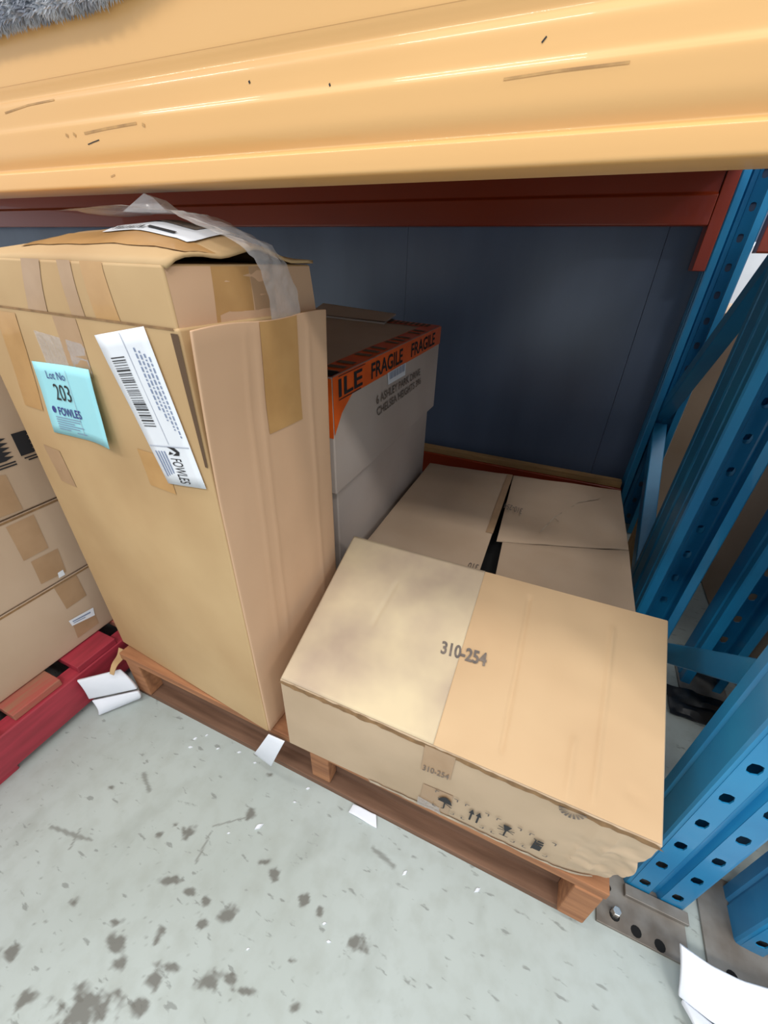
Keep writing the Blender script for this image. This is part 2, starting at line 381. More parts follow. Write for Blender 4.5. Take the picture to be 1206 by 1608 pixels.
o = extrude_x('rear_beam', [(y, z - .07) for y, z in red], .455, 3.0, 'orange_paint', None, 0.002); tag(o, 'orange beam glimpsed through the blue frame on the right', 'beam')
o = box('added_shelf_deck', -4.0, .325, .470, 1.90, 1.3005, 1.318, 'raw_timber'); tag(o, 'unseen timber shelf board added across the beams under the grey blanket to block overhead light', 'shelf')  # unseen deck added to keep overhead light out of the bay
o = box('added_shelf_deck', .64, 3.2, .470, 1.90, 1.3005, 1.318, 'raw_timber'); tag(o, 'unseen timber shelf board added to shade the next bay to the right', 'shelf')  # unseen deck added to darken the right-hand bay

# ------------------------------------------------------------------ racking: upright frames
HOLE = [(0.0, -.0130), (.0080, -.0100), (.0098, 0.0), (.0072, .0100), (0.0, .0120), (-.0080, .0100), (-.0098, 0.0), (-.0072, -.0100)]
def upright(parent, x0, y0, sgn, top=2.0, z0=0.006, holes=True):
    """pressed steel post: perforated face with a centre groove, sides with a step, open back with lips"""
    V = []; F = []
    P = lambda x, y, z: (x0 + x, y0 + sgn * y, z)
    def strip(pts):
        k = len(V)
        for x, y in pts: V.append(P(x, y, z0)); V.append(P(x, y, top))
        for i in range(len(pts) - 1):
            a = k + 2 * i; F.append((a, a + 2, a + 3, a + 1))
    strip([(.022, .088), (.003, .088), (0, .085), (0, .066), (.004, .062), (.004, .058), (0, .054), (0, .006), (.002, .002), (.006, 0)])
    strip([(.040, 0), (.044, .010), (.056, .010), (.060, 0)])
    strip([(.094, 0), (.098, .002), (.1, .006), (.1, .054), (.096, .058), (.096, .062), (.1, .066), (.1, .085), (.097, .088), (.078, .088)])
    pitch = .083; nh = int((top - .0055) / pitch)
    for xa, xb in ((.006, .040), (.060, .094)):
        xm = (xa + xb) / 2; zc = z0
        for i in range(nh):
            za = z0 + (i * pitch); zb = z0 + (i + 1) * pitch; zm = .047 + i * pitch
            if i == nh - 1: zb = top
            outer = [(xm, za), (xb, za), (xb, zm), (xb, zb), (xm, zb), (xa, zb), (xa, zm), (xa, za)]
            k = len(V); V.extend(P(x, 0, z) for x, z in outer); V.extend(P(xm + hx * .92, 0, zm + hz) for hx, hz in HOLE)
            for j in range(8): F.append((k + j, k + (j + 1) % 8, k + 8 + (j + 1) % 8, k + 8 + j))
    bm = bmesh.new(); vs = [bm.verts.new(v) for v in V]
    for f in F: bm.faces.new([vs[i] for i in f])
    bmesh.ops.remove_doubles(bm, verts=bm.verts, dist=2e-4); bmesh.ops.recalc_face_normals(bm, faces=bm.faces)
    o = from_bm('upright', bm, 'blue_paint', parent); solid(o, .0022, 0)
    return o
def plate(parent, x0, x1, y0, y1, holes, z0=0.0, t=.006, name='base_plate'):
    p = box(name, x0, x1, y0, y1, z0, z0 + t, 'galvanised', parent, .001)
    for hx, hy, r in holes:
        V = [(hx + r * math.cos(k * math.pi / 6), hy + r * math.sin(k * math.pi / 6), z0 + t + .0004) for k in range(12)]
        adopt(mesh_obj('bolt_hole', V, [tuple(range(12))], 'dark'), p)
    return p
def frame(name, x0, yf, yb, braces, label, plates=True, sf=1):
    r = empty(name, (x0, yf, 0)); tag(r, label, 'rack frame', 'blue steel rack frames')
    upright(r, x0, yf, 1); upright(r, x0, yb, -1)
    for a, b in braces:
        bar('brace', (x0 + .049, a[0], a[1]), (x0 + .049, b[0], b[1]), .046, .046, (1, 0, 0), 'blue_paint', r, .003)
    return r
F1 = frame('upright_frame', .336, .472, 1.142, (((.505, .602), (1.09, -.0 + .055)), ((.505, .66), (1.09, 1.25))), 'blue perforated rack frame standing right beside the front carton')
plate(F1, .285, .436, .392, .57, ((.3165, .413, .009), (.352, .405, .009), (.390, .402, .009), (.306, .452, .006)))
box('foot_bracket', .334, .440, .450, .4695, .006, .016, 'galvanised', F1, .001)
def bolt(parent, x, y, z, r=.008, h=.016):
    V = []; F = []
    for k in range(6):
        a = k * math.pi / 3; V.append((x + r * math.cos(a), y + r * math.sin(a), z)); 
    for k in range(6):
        a = k * math.pi / 3; V.append((x + r * math.cos(a), y + r * math.sin(a), z + h))
    F = [(k, (k + 1) % 6, 6 + (k + 1) % 6, 6 + k) for k in range(6)] + [(6, 7, 8, 9, 10, 11)]
    o = adopt(mesh_obj('bolt', V, F, 'bolt_steel'), parent); bevel(o, .001)
bolt(F1, .3165, .4155, .006)
plate(F1, .325, .45, 1.03, 1.16, ())
F2 = frame('upright_frame', .516, .462, 1.142, (((.505, .62), (1.09, .055)), ((.505, .66), (1.09, 1.25))), 'blue rack frame at the right picture edge behind the larger foam sheet')
plate(F2, .465, .62, .385, .56, ((.500, .41, .009), (.54, .405, .009)))
plate(F2, .51, .63, 1.03, 1.16, ())
F3 = frame('upright_frame', .342, 1.172, 1.948, (((1.215, 1.225), (1.90, .545)), ((1.90, .49), (1.215, .045))), 'blue rack frame at the far back touching the dark wall')

# ------------------------------------------------------------------ wooden pallet under the cartons
pal = empty('wooden_pallet', (-.31, .93, 0)); tag(pal, 'brown timber pallet carrying the tall, front, rear and orange taped cartons', 'pallet')
for i in range(7):
    y0 = .372 + i * .162
    box('deck_board', -.885, .262, y0, y0 + .118, .144, .166, 'pallet_wood', pal, .002)
for x0, x1, yf in ((-.875, -.828, .374), (-.325, -.278, .384), (.213, .258, .370)):
    box('stringer', x0, x1, yf, 1.46, .020, .1435, 'pallet_wood', pal, .003)
for x0, x1 in ((-.8275, -.3255), (-.2775, .2125)):
    box('fascia_board', x0, x1, .412, .432, .002, .130, 'pallet_wood_shaded', pal, .002)
for y0 in (.378, .90, 1.36):
    box('bottom_board', -.885, .262, y0, y0 + .095, .0, .0195, 'pallet_wood_shaded', pal, .002)

# ------------------------------------------------------------------ tall carton
T = empty('tall_carton', (-.65, .51, .168)); tag(T, 'tall worn carton with blue lot sheet and white barcode label', 'carton')
tc = Carton([(-.905, .400, .168), (-.410, .362, .168), (-.389, .635, .168), (-.884, .673, .168)], [(-.905, .400, .968), (-.410, .362, .968), (-.389, .635, .968), (-.884, .673, .968)], .004, .0025, 1.0, n=26,
            creases=(('right', (.24, .3), (.30, 1.0), .004, .0010), ('right', (.34, .3), (.385, 1.0), .004, .0012), ('right', (.80, 0), (.80, 1.0), .006, .0015), ('front', (.50, .66), (.66, .665), .008, -.0025), ('front', (.40, .45), (.62, .50), .010, -.002)))
tc.body('sleeve', 'kraft', T, bw=.0035)
tu = Carton([(-.9035, .4008, .962), (-.4135, .3632, .962), (-.396, .632, .962), (-.880, .670, .962)], [(-.902, .403, 1.03), (-.420, .3665, 1.03), (-.402, .628, 1.03), (-.878, .664, 1.03)], .0015, .002, 2.0, n=20)
tu.body('upper_section', 'kraft', T, bw=.004)
sheet('side_face', tu.rect('right', .012, .99, .01, .97), 'kraft_pink', T, .0006, 8, 4)
sheet('seam_line', lambda a, b, off=0: tc.pt('front', a * .985, .9965 + .0035 * b, .0006), 'kraft_edge', T, 0, 40, 1)
# the loose side panel, cut free at the corner and pushed outwards at the top
def side_panel(m_off=0.0):
    def m(a, b, off=0.0):
        z = .172 + .798 * b; base = tc.pt('right', .006 + .988 * a, min(1, (z - .168) / .8), 0)
        k = max(0, (z - .72) / .25) ** 1.4
        out = .0045 + k * (.020 - .014 * a); fwd = -.004 * k * (1 - a)
        return base + Vector((.997, -.077, 0)) * (out + off) + Vector((0, fwd, .002 * math.sin(a * 9) * k))
    return m
sp = side_panel(); pn = sheet('side_flap', sp, 'kraft_pink', T, 0, 64, 40, .004); bevel(pn, .001)
sheet('tape', sp, 'tape', pn, .0012, 6, 6, s0=.40, s1=.70, t0=.80, t1=.997)
sheet('painted_slit_shade', lambda a, b, off=0: tc.pt('front', .988 - .015 * b * (1 - a) + .010 * a, .785 + .208 * b, .0012 + off), 'kraft_gap_shade', T, 0, 1, 12)  # dark wedge laid on the front face, painting the shade inside the slit
# domed top flaps
TA = ((0, .008), (.15, .020), (.4, .035), (.75, .043), (.9, .032), (1, .015))
def top_m(a, b, off=0.0):
    p = bil(tu.q['top'], a, b)
    for (u0, h0), (u1, h1) in zip(TA[:-1], TA[1:]):
        if u0 <= a <= u1: h = lerp(h0, h1, (a - u0) / (u1 - u0))
    if a > 1: h = TA[-1][1]
    if a < 0: h = TA[0][1]
    bb = min(max(b, 0), 1); z = .0026 * min(1, bb * 25) - .001 + h * math.sin(math.pi * bb) ** 1.05 + .0015 * noise.noise(Vector((a * 9, b * 9, 1)))
    if a > .8: z += .004 * (a - .8) / .2 * math.sin(bb * 14)
    return p + Vector((0, 0, z + off))
tf = sheet('top_flap', top_m, 'kraft', T, 0, 28, 20, .004, s0=.004, s1=1.012, t0=.004, t1=1.005)
sheet('tape', top_m, 'tape', tf, .0012, 14, 5, s0=.30, s1=1.0, t0=.13, t1=.30)
pouch = sheet('document_pouch', top_m, 'paper', tf, .0025, 10, 8, s0=.60, s1=.93, t0=.26, t1=.62)
marks('print', lambda a, b, off=0: top_m(.60 + .33 * a, .26 + .36 * b, off), [rect_poly(.08 + .045 * i, .06, .08 + .045 * i + (.03 if i % 3 else .018), .14) for i in range(9)] + [rect_poly(.5, .1, .8, .16)], 'ink', pouch, .004)
sheet('address_window', top_m, 'ink_faded', pouch, .0033, 6, 6, s0=.68, s1=.88, t0=.40, t1=.60)
# tape on the front of both sections
def quad_tape(c, f, TL, TR, BR, BL, mt='tape', off=.0007, par=T, nm='tape'): return sheet(nm, c.patch(f, TL, TR, BR, BL), mt, par, off, 3, 6)
quad_tape(tu, 'front', (.43, 1), (.52, 1), (.47, .02), (.37, .02), 'tape_dull')
quad_tape(tu, 'front', (.70, 1), (.79, 1), (.80, .05), (.70, .05)); quad_tape(tu, 'front', (.60, 1), (.66, 1), (.65, .03), (.59, .03), 'tape_dull')
quad_tape(tu, 'right', (.25, .97), (.49, .97), (.47, .05), (.22, .05)); quad_tape(tu, 'right', (.49, .97), (.66, .97), (.64, .05), (.48, .05), 'tape_dull')
quad_tape(tc, 'front', (.17, .99), (.29, .99), (.22, .80), (.10, .80), 'tape'); quad_tape(tc, 'front', (.49, .995), (.60, .995), (.60, .90), (.49, .90), 'tape_dull')
quad_tape(tc, 'front', (.70, .78), (.82, .78), (.83, .705), (.71, .705)); quad_tape(tc, 'front', (.11, .71), (.22, .71), (.235, .62), (.13, .62), 'tape_dull')
quad_tape(tc, 'front', (.36, .965), (.60, .955), (.60, .90), (.36, .905), 'clear_film')
# blue lot sheet
lot_m = tc.patch('front', (.277, .905), (.613, .917), (.605, .772), (.246, .757))
lot = sheet('lot_sheet', lot_m, 'paper_blue', T, .0020, 10, 8, .0006, curl=lambda a, b: .016 * max(0, a - .55) ** 1.5 * 2.2 * (1.15 - .6 * b)); lot['label'] = 'pale blue paper lot sheet'
lm = lambda a, b, off=0: lot_m(a, b, off + .016 * max(0, a - .55) ** 1.5 * 2.2 * (1.15 - .6 * b))
text('print', lm, 'Lot No', (.20, .80, .52, .90), 'ink_blue', lot, .0030); text('print', lm, '203', (.26, .52, .53, .74), 'ink', lot, .0030)
text('print', lm, 'FOWLES', (.22, .30, .60, .42), 'ink_blue', lot, .0030, bold=.02); marks('print', lm, [[(.145 + .032 * math.cos(k), .37 + .05 * math.sin(k)) for k in [i * .628 for i in range(10)]]], 'ink_blue', lot, .0030)
marks('print', lm, [rect_poly(.14, .26 - i * .035, .14 + w, .272 - i * .035) for i, w in enumerate((.42, .40, .30, .44, .36, .20))] + [rect_poly(.44, .07, .60, .08)], 'ink_pale', lot, .0030)
marks('fold', lm, stroke([(.555, .06), (.555, .94)], .006), 'fold_line', lot, .0031)
# white barcode label
bl_m = tc.patch('front', (.672, .974), (.885, .998), (.975, .742), (.812, .727))
bl = sheet('barcode_label', bl_m, 'paper', T, .0026, 6, 12, .0004); bl['label'] = 'long white barcode label'
bars = []; y = .86
random.seed(3)
while y > .42:
    w = random.choice((.004, .006, .010, .004)); bars.append(rect_poly(.13, y - w, .42, y)); y -= w + random.choice((.006, .008, .012))
marks('barcode', bl_m, bars, 'ink', bl, .0034)
marks('fold', bl_m, stroke([(.52, .99), (.52, .30)], .012) + stroke([(.02, .285), (.98, .285)], .006, 1), 'fold_line', bl, .0034)
small = []
for r in range(4):
    y = .90 - r * .02
    while y > .52 - .06 * r: 
        w = random.uniform(.008, .03); small.append(rect_poly(.66 + .075 * r, y - w, .69 + .075 * r, y)); y -= w + .010
marks('print', bl_m, small, 'ink_pale', bl, .0034)
text('print', bl_m, 'FOWLES', (.40, .02, .66, .20), 'ink', bl, .0034, rot=270)
marks('print', bl_m, [[(.42, .285), (.62, .278), (.70, .25), (.66, .225), (.50, .222), (.62, .245), (.52, .268)], [(.46, .25), (.54, .235), (.40, .225)]], 'ink', bl, .0034)
marks('print', bl_m, [rect_poly(.10 + .07 * r, .06 + .01 * r, .13 + .07 * r, .25) for r in range(4)], 'ink_pale', bl, .0034)
# clear film strip over the top and down the side
def film():
    ctr = [(-.62, .455, 1.081), (-.54, .468, 1.087), (-.46, .468, 1.080), (-.415, .468, 1.064), (-.386, .485, 1.050), (-.378, .503, 1.030), (-.380, .520, 1.000), (-.383, .530, .975), (-.386, .535, .955)]
    wid = [.10, .09, .075, .065, .060, .060, .065, .07, .07]
    V = []; F = []; n = 9; M = (len(ctr) - 1) * 4
    for i in range(M + 1):
        t = i / 4; k = min(int(t), len(ctr) - 2); f = t - k; c = Vector(ctr[k]).lerp(Vector(ctr[k + 1]), f); w = lerp(wid[k], wid[k + 1], f)
        for j in range(n):
            a = j / (n - 1) - .5; p = c + Vector((0, w * a, 0)); q = noise.noise(Vector((i * .45, j * .8, 2)))
            p += Vector((.004 * abs(q), 0, .005 * abs(q))); V.append(p)
    for i in range(M):
        for j in range(n - 1):
            k = i * n + j; F.append((k, k + 1, k + n + 1, k + n))
    o = adopt(mesh_obj('plastic_film', V, F, 'clear_film', None, True), T); o['label'] = 'clear crinkled plastic film strip'
    V = [(-.585, .47, 1.085), (-.545, .475, 1.104), (-.530, .475, 1.099), (-.505, .47, 1.083), (-.56, .49, 1.084), (-.53, .495, 1.098), (-.50, .49, 1.083)]
    adopt(mesh_obj('film_corner', V, [(0, 3, 2), (0, 2, 1), (1, 2, 5), (4, 1, 5), (4, 5, 6), (3, 6, 5), (3, 5, 2), (0, 1, 4)], 'clear_film'), T)
film()

# ------------------------------------------------------------------ front carton
def crush(p):
    w = max(0.0, 1 - (p - Vector((.262, .362, .27))).length / .13); w = w * w * (3 - 2 * w)
    v = max(0.0, 1 - (p - Vector((.256, .372, .17))).length / .10)
    n = Vector((noise.noise(p * 26), noise.noise(p * 26 + Vector((7, 0, 0))), noise.noise(p * 26 + Vector((0, 9, 0)))))
    n2 = Vector((noise.noise(p * 60), noise.noise(p * 60 + Vector((7, 0, 0))), noise.noise(p * 60 + Vector((0, 9, 0)))))
    return p + n * (.011 * w) + n2 * (.003 * w) + Vector((-.018, .008, .016)) * (v * v)
K = empty('front_carton', (-.045, .52, .168)); tag(K, 'low carton in front with sloping top marked 310-254', 'carton')
kc = Carton([(-.355, .362, .168), (.256, .374, .174), (.270, .690, .168), (-.360, .680, .168)], [(-.350, .361, .383), (.262, .361, .386), (.272, .691, .496), (-.362, .680, .496)], .003, .0022, 4.0, n=110, warp=crush,
            creases=(('top', (.626, .90), (.641, .10), .0035, -.0035), ('top', (.862, .85), (.855, .06), .004, .0032), ('top', (.80, .25), (.80, .02), .005, .003), ('top', (.08, .30), (.30, .45), .03, -.002), ('top', (.22, .75), (.20, .45), .004, -.002), ('front', (.885, 1.0), (.885, .05), .004, .003), ('front', (.925, 1.0), (.935, .05), .004, .003), ('front', (.96, .6), (1.0, .5), .01, -.006), ('top', (.93, .14), (.99, .10), .006, -.003)))
kc.body('box_body', 'kraft_face', K, bw=.006)
pl = sheet('top_panel', kc.patch('top', (.004, .995), (.478, .995), (.478, .006), (.004, .006)), 'kraft_pale', K, .0045, 84, 50, .0026)
pr = sheet('top_panel', kc.patch('top', (.478, .995), (.996, .995), (.996, .006), (.478, .006)), 'kraft_tan', K, .0028, 96, 50)
text('print', kc.patch('top', (.419, .492), (.550, .505), (.554, .432), (.424, .420)), '310-254', (0, 0, 1, 1), 'ink_faded', K, .0054, bold=.03)
sheet('frayed_edge', kc.patch('front', (.0, 1.0), (1.0, 1.0), (1.0, .955), (.0, .95)), 'kraft_edge', K, .0008, 60, 1, ragged=.25)
sheet('frayed_edge', kc.patch('front', (.30, .03), (.98, .03), (.98, -.005), (.30, -.005)), 'worn_edge', K, .0022, 40, 1, ragged=.3)
quad_tape(kc, 'front', (.458, .99), (.540, .99), (.541, .66), (.459, .63), 'tape_dull', .0012, K); t2 = quad_tape(kc, 'front', (.473, .42), (.560, .44), (.560, .02), (.470, .02), 'tape_dull', .0012, K)
sheet('tape_crinkle', kc.patch('front', (.465, .18), (.53, .14), (.54, .01), (.465, .01)), 'clear_film', t2, .003, 8, 6, curl=lambda a, b: .004 * noise.noise(Vector((a * 8, b * 8, 5))))
im = kc.patch('front', (.505, .47), (.835, .47), (.835, .10), (.505, .10))
su, sv = .2, .079                                     # size of that band in metres
def icon_brackets(c):
    P = []
    for sx in (-1, 1):
        for sy in (-1, 1):
            x, y = c + sx * .095, .5 + sy * .40
            P += stroke([(x, y - sy * .10), (x, y), (x - sx * .03, y)], .010, 2.5)
    return P
P = []
for c in (.115, .375, .635, .895): P += icon_brackets(c)
marks('print', im, P, 'ink_faded', K, .0034)
U = [(.05, .52), (.075, .70), (.115, .78), (.155, .70), (.18, .52)]
marks('print', im, [U] + stroke([(.115, .55), (.115, .22), (.095, .18)], .012, 2.5) + stroke([(.05, .62), (.18, .40)], .012, 2.5), 'ink', K, .0035)
for cx in (.345, .405): marks('print', im, [[(cx - .025, .58), (cx + .025, .58), (cx, .80)], rect_poly(cx - .008, .24, cx + .008, .6)], 'ink', K, .0035)
marks('print', im, [[(.60, .75), (.67, .75), (.645, .5), (.625, .5)]] + stroke([(.635, .5), (.635, .22)], .014, 2.5) + stroke([(.57, .62), (.70, .48)], .010, 2.5) + stroke([(.57, .46), (.70, .60)], .010, 2.5) + stroke([(.60, .24), (.67, .24)], .012, 2.5), 'ink', K, .0035)
marks('print', im, [rect_poly(.865, .25, .925, .5), rect_poly(.865, .53, .925, .62), rect_poly(.872, .65, .918, .72)] + stroke([(.84, .75), (.86, .70), (.86, .22)], .010, 2.5), 'ink', K, .0035)
marks('print', kc.patch('front', (.79, .99), (.85, .99), (.85, .86), (.79, .86)), [[(.5 + .5 * math.cos(a) * r, .95 - .9 * math.sin(a) * r) for r, a in ((1, .0 + k * .35), (1, .2 + k * .35), (.35, .1 + k * .35))] for k in range(9)], 'ink_faded', K, .0020)
text('print', kc.patch('front', (.455, .72), (.54, .74), (.54, .66), (.455, .64)), '310-254', (.1, 0, .95, 1), 'ink_faded', K, .0022)

# ------------------------------------------------------------------ rear carton
R = empty('rear_carton', (-.06, 1.05, .168)); tag(R, 'wide low carton behind the sloping one with gap between its flaps', 'carton')
rc = Carton([(-.397, .72, .168), (.265, .72, .168), (.265, 1.468, .168), (-.400, 1.383, .168)], [(-.397, .72, .374), (.265, .72, .374), (.265, 1.468, .374), (-.400, 1.383, .374)], .002, .002, 6.0, n=14)
rc.body('box_body', 'kraft_dull', R, faces=('front', 'right', 'back', 'left', 'bottom'), bw=0)
sheet('painted_gap_shade', rc.rect('top', .01, .99, .01, .99), 'dark', R, -.03, 2, 2)  # black sheet added below the flaps, painting the shade in their gap
def bow(h): return lambda a, b: h * math.sin(math.pi * a) * math.sin(math.pi * b) + .0025 * noise.noise(Vector((a * 5, b * 5, h * 900)))
f1 = sheet('top_flap', rc.patch('top', (.0, 1.0), (.458, 1.0), (.474, .0), (.0, .0)), 'kraft_dull', R, .006, 20, 20, .004, curl=bow(.004)); bevel(f1, .001)
f2 = sheet('top_flap', rc.patch('top', (.464, 1.0), (1.0, 1.0), (1.004, .500), (.494, .362)), 'kraft_dull', R, .006, 20, 16, .004, curl=bow(.006)); bevel(f2, .001)
f3 = sheet('top_flap', rc.patch('top', (.518, .362), (1.004, .494), (1.0, .0), (.540, .0)), 'kraft_dull', R, .006, 16, 16, .004, curl=bow(.004)); bevel(f3, .001)
sheet('tape', rc.patch('top', (.432, .99), (.462, .99), (.470, .40), (.440, .40)), 'tape_dull', f1, .0085, 3, 10, curl=lambda a, b: .0)
text('print', rc.patch('top', (.475, .665), (.560, .640), (.560, .588), (.475, .612)), '310-254', (0, 0, 1, 1), 'ink_faded', R, .0130, rot=180)
text('print', rc.patch('top', (.425, .178), (.462, .178), (.462, .145), (.425, .145)), '310', (0, 0, 1, 1), 'ink_faded', R, .0095, rot=180)
marks('crease', rc.patch('top', (.464, 1.0), (1.0, 1.0), (1.004, .500), (.494, .362)), stroke([(.32, .12), (.42, .34), (.48, .42), (.62, .62), (.80, .74)], .010) + stroke([(.42, .34), (.46, .28)], .007), 'worn_edge', f2, .0135)

# ------------------------------------------------------------------ carton with orange FRAGILE tape
G = empty('taped_carton', (-.66, 1.07, .168)); tag(G, 'greyish carton with orange fragile tape behind the tall carton', 'carton')
gb = Carton([(-.885, .735, .168), (-.432, .735, .168), (-.432, 1.400, .168), (-.885, 1.400, .168)], [(-.885, .735, .62), (-.432, .735, .62), (-.432, 1.400, .62), (-.885, 1.400, .62)], .002, .002, 8.0, n=12)
gb.body('box_body', 'kraft_grey', G, bw=.004)
gl = Carton([(-.90, .71, .575), (-.420, .71, .575), (-.420, 1.435, .583), (-.90, 1.435, .583)], [(-.90, .71, .840), (-.420, .71, .840), (-.420, 1.435, .855), (-.90, 1.435, .872)], .001, .0015, 9.0, n=16)
gl.body('lid', 'kraft_grey', G, bw=.004)
ot = sheet('orange_tape', gl.patch('right', (.0, .998), (1.0, .998), (1.0, .80), (.0, .80)), 'orange_tape', G, .0016, 20, 4)
om = gl.patch('right', (.0, .998), (1.0, .998), (1.0, .80), (.0, .80))
for a, b in ((-.08, .18), (.245, .52), (.61, .91)):
    s = 'FRAGILE' if a > 0 else 'ILE'
    text('print', om, s, (max(a, .03), .14, b, .84), 'ink', ot, .0026, bold=.02)
marks('print', om, [rect_poly(.03, .93, .2, .965), rect_poly(.03, .02, .17, .06)], 'ink', ot, .0026)
o2 = sheet('orange_tape', gl.patch('top', (.90, .97), (1.0, .97), (1.0, .0), (.88, .0)), 'orange_tape', G, .0016, 4, 16)
marks('print', gl.patch('top', (.90, .97), (1.0, .97), (1.0, .0), (.88, .0)), [rect_poly(.1, .03 + .06 * k, .85, .06 + .06 * k) for k in range(14) if k % 4 != 3], 'ink_faded', o2, .0026)
o3 = sheet('orange_tape', gl.patch('top', (.52, .995), (1.0, .995), (1.0, .90), (.52, .90)), 'orange_tape', G, .0018, 8, 3)
marks('print', gl.patch('top', (.52, .995), (1.0, .995), (1.0, .90), (.52, .90)), [rect_poly(.03 + .08 * k, .2, .08 + .08 * k, .85) for k in range(11)], 'ink_faded', o3, .0028)
o4 = sheet('orange_tape', gl.patch('front', (.945, .99), (1.0, .99), (1.0, .52), (.945, .52)), 'orange_tape', G, .0016, 3, 6)
o5 = sheet('orange_tape', gl.patch('right', (.0, .81), (.12, .81), (.05, .70), (.0, .54)), 'orange_tape', G, .0016, 2, 4)
st = sheet('sticker', gl.patch('right', (.376, .805), (.556, .805), (.556, .68), (.386, .69)), 'paper', G, .0024, 3, 3)
sm = gl.patch('right', (.376, .805), (.556, .805), (.556, .68), (.386, .69))
marks('barcode', sm, [rect_poly(.08 + k * .055, .38, .08 + k * .055 + (.03 if k % 3 else .02), .95) for k in range(16)], 'ink_pale', st, .0032)
tm = gl.patch('right', (.285, .655), (.74, .650), (.755, .462), (.295, .450))
text('print', tm, '6 ASHLEY PARK DRIVE', (0, .58, .98, 1.0), 'ink_faded', G, .0024, bold=.015); text('print', tm, 'CHELSEA HEIGHTS 396', (.0, .0, 1.0, .42), 'ink_faded', G, .0024, bold=.015)
# half-open flap at the back left of the lid
def gfl(a, b, off=0):
    p = bil(gl.q['top'], .06 + .60 * a, .86 + .14 * b); return p + Vector((0, 0, .006 + .022 * b * (1 - .3 * a) + off))
fl = sheet('lid_flap', gfl, 'kraft_grey', G, 0, 10, 6, .006); bevel(fl, .001)
adopt(mesh_obj('painted_flap_shade', [(-.87, 1.33, .874), (-.58, 1.33, .866), (-.58, 1.425, .866), (-.87, 1.425, .874)], [(0, 1, 2, 3)], 'kraft_gap_shade'), G)  # dark sheet painted in as the shade under the lifted flap
blk = sheet('black_tape', gl.patch('top', (.93, .05), (1.0, .05), (1.0, .0), (.93, .0)), 'dark', G, .003, 2, 2)

# ------------------------------------------------------------------ left: red pallet with three stacked cartons
rp = empty('red_pallet', (-1.4, .15, 0)); tag(rp, 'red painted wooden pallet on the floor under the stacked cartons', 'pallet')
box('stringer', -1.000, -.955, -.55, .70, .022, .126, 'red_wood', rp, .003)
box('stringer', -1.50, -1.455, -.55, .70, .022, .126, 'red_wood', rp, .003)
for i in range(9):
    y0 = -.55 + i * .1425
    box('deck_board', -1.60, -.958 - .006 * (i % 2), y0, y0 + .105, .1265, .146, 'red_worn_wood' if i % 2 else 'red_wood', rp, .002)
for y0 in (-.55, .02, .58): box('bottom_board', -1.60, -.965, y0, y0 + .10, 0, .0215, 'red_wood', rp, .002)
box('bottom_board', -1.05, -.968, -.449, .019, 0, .0215, 'red_wood', rp, .002)
def stack_box(z0, z1, label, seed, dx=0.0):
    r = empty('stacked_carton', (-1.31, .13, z0)); tag(r, label, 'carton', 'cartons stacked on the red pallet')
    c = Carton([(-1.60, -.35, z0), (-1.02 + dx, -.35, z0), (-1.02 + dx, .62, z0), (-1.60, .62, z0)], [(-1.60, -.35, z1), (-1.02 + dx, -.35, z1), (-1.02 + dx, .62, z1), (-1.60, .62, z1)], .003, .002, seed, n=14, bulges={'top': 0.0})
    c.dent = .0008
    c.body('box_body', 'kraft_dull', r, bw=.005)
    sheet('edge_seam', c.patch('right', (.0, 1.0), (1.0, 1.0), (1.0, .975), (0, .975)), 'kraft_edge', r, .0008, 20, 1)
    return r, c
b1, c1 = stack_box(.1475, .347, 'bottom carton of the stack on the red pallet, with white sticker', 11)
b2, c2 = stack_box(.350, .547, 'middle carton of the stack on the red pallet, two brown tape patches', 12)
b3, c3 = stack_box(.550, .90, 'top carton of the stack on the red pallet, black zigzag printed symbols', 13)
quad_tape(c1, 'right', (.736, .97), (.792, .97), (.792, .63), (.738, .62), 'tape_dull', .001, b1); quad_tape(c1, 'right', (.735, .43), (.792, .40), (.79, .12), (.73, .12), 'tape_dull', .001, b1)
sk = quad_tape(c1, 'right', (.729, .45), (.793, .405), (.789, .28), (.731, .35), 'paper', .002, b1, 'sticker'); marks('print', c1.patch('right', (.729, .45), (.793, .405), (.789, .28), (.731, .35)), [rect_poly(.1, .55, .85, .72), rect_poly(.1, .3, .6, .4)], 'ink_pale', sk, .0028)
quad_tape(c2, 'right', (.711, .94), (.768, .945), (.764, .49), (.709, .486), 'tape_dull', .001, b2); quad_tape(c2, 'right', (.720, .433), (.780, .425), (.775, .08), (.717, .10), 'tape_dull', .001, b2)
quad_tape(c2, 'right', (.757, .125), (.770, .13), (.770, .05), (.755, .05), 'paper', .0016, b2, 'sticker')
quad_tape(c3, 'right', (.70, .30), (.755, .26), (.755, .02), (.70, .03), 'tape_dull', .001, b3)
def zig(u0, u1, v0, v1):
    n = 5; P = [(0, 0), (.72, 0)]
    for k in range(n): P += [(.72 + .28, (k + .45) / n), (.72, (k + .95) / n)]
    P += [(.0, 1)]
    out = []
    for k in range(n): out.append([(.62, k / n), (.98, (k + .5) / n), (.62, (k + 1) / n)])
    out.append(rect_poly(0, 0, .66, 1)); return out
for u0, u1 in ((.735, .785), (.796, .836), (.842, .878)):
    mm = c3.patch('right', (u0, .475), (u1, .475), (u1, .335), (u0, .335))
    marks('print', mm, zig(0, 0, 0, 0) + [rect_poly(.1, -.16, .95, -.10), rect_poly(.25, -.28, .95, -.22)], 'ink', b3, .0014)

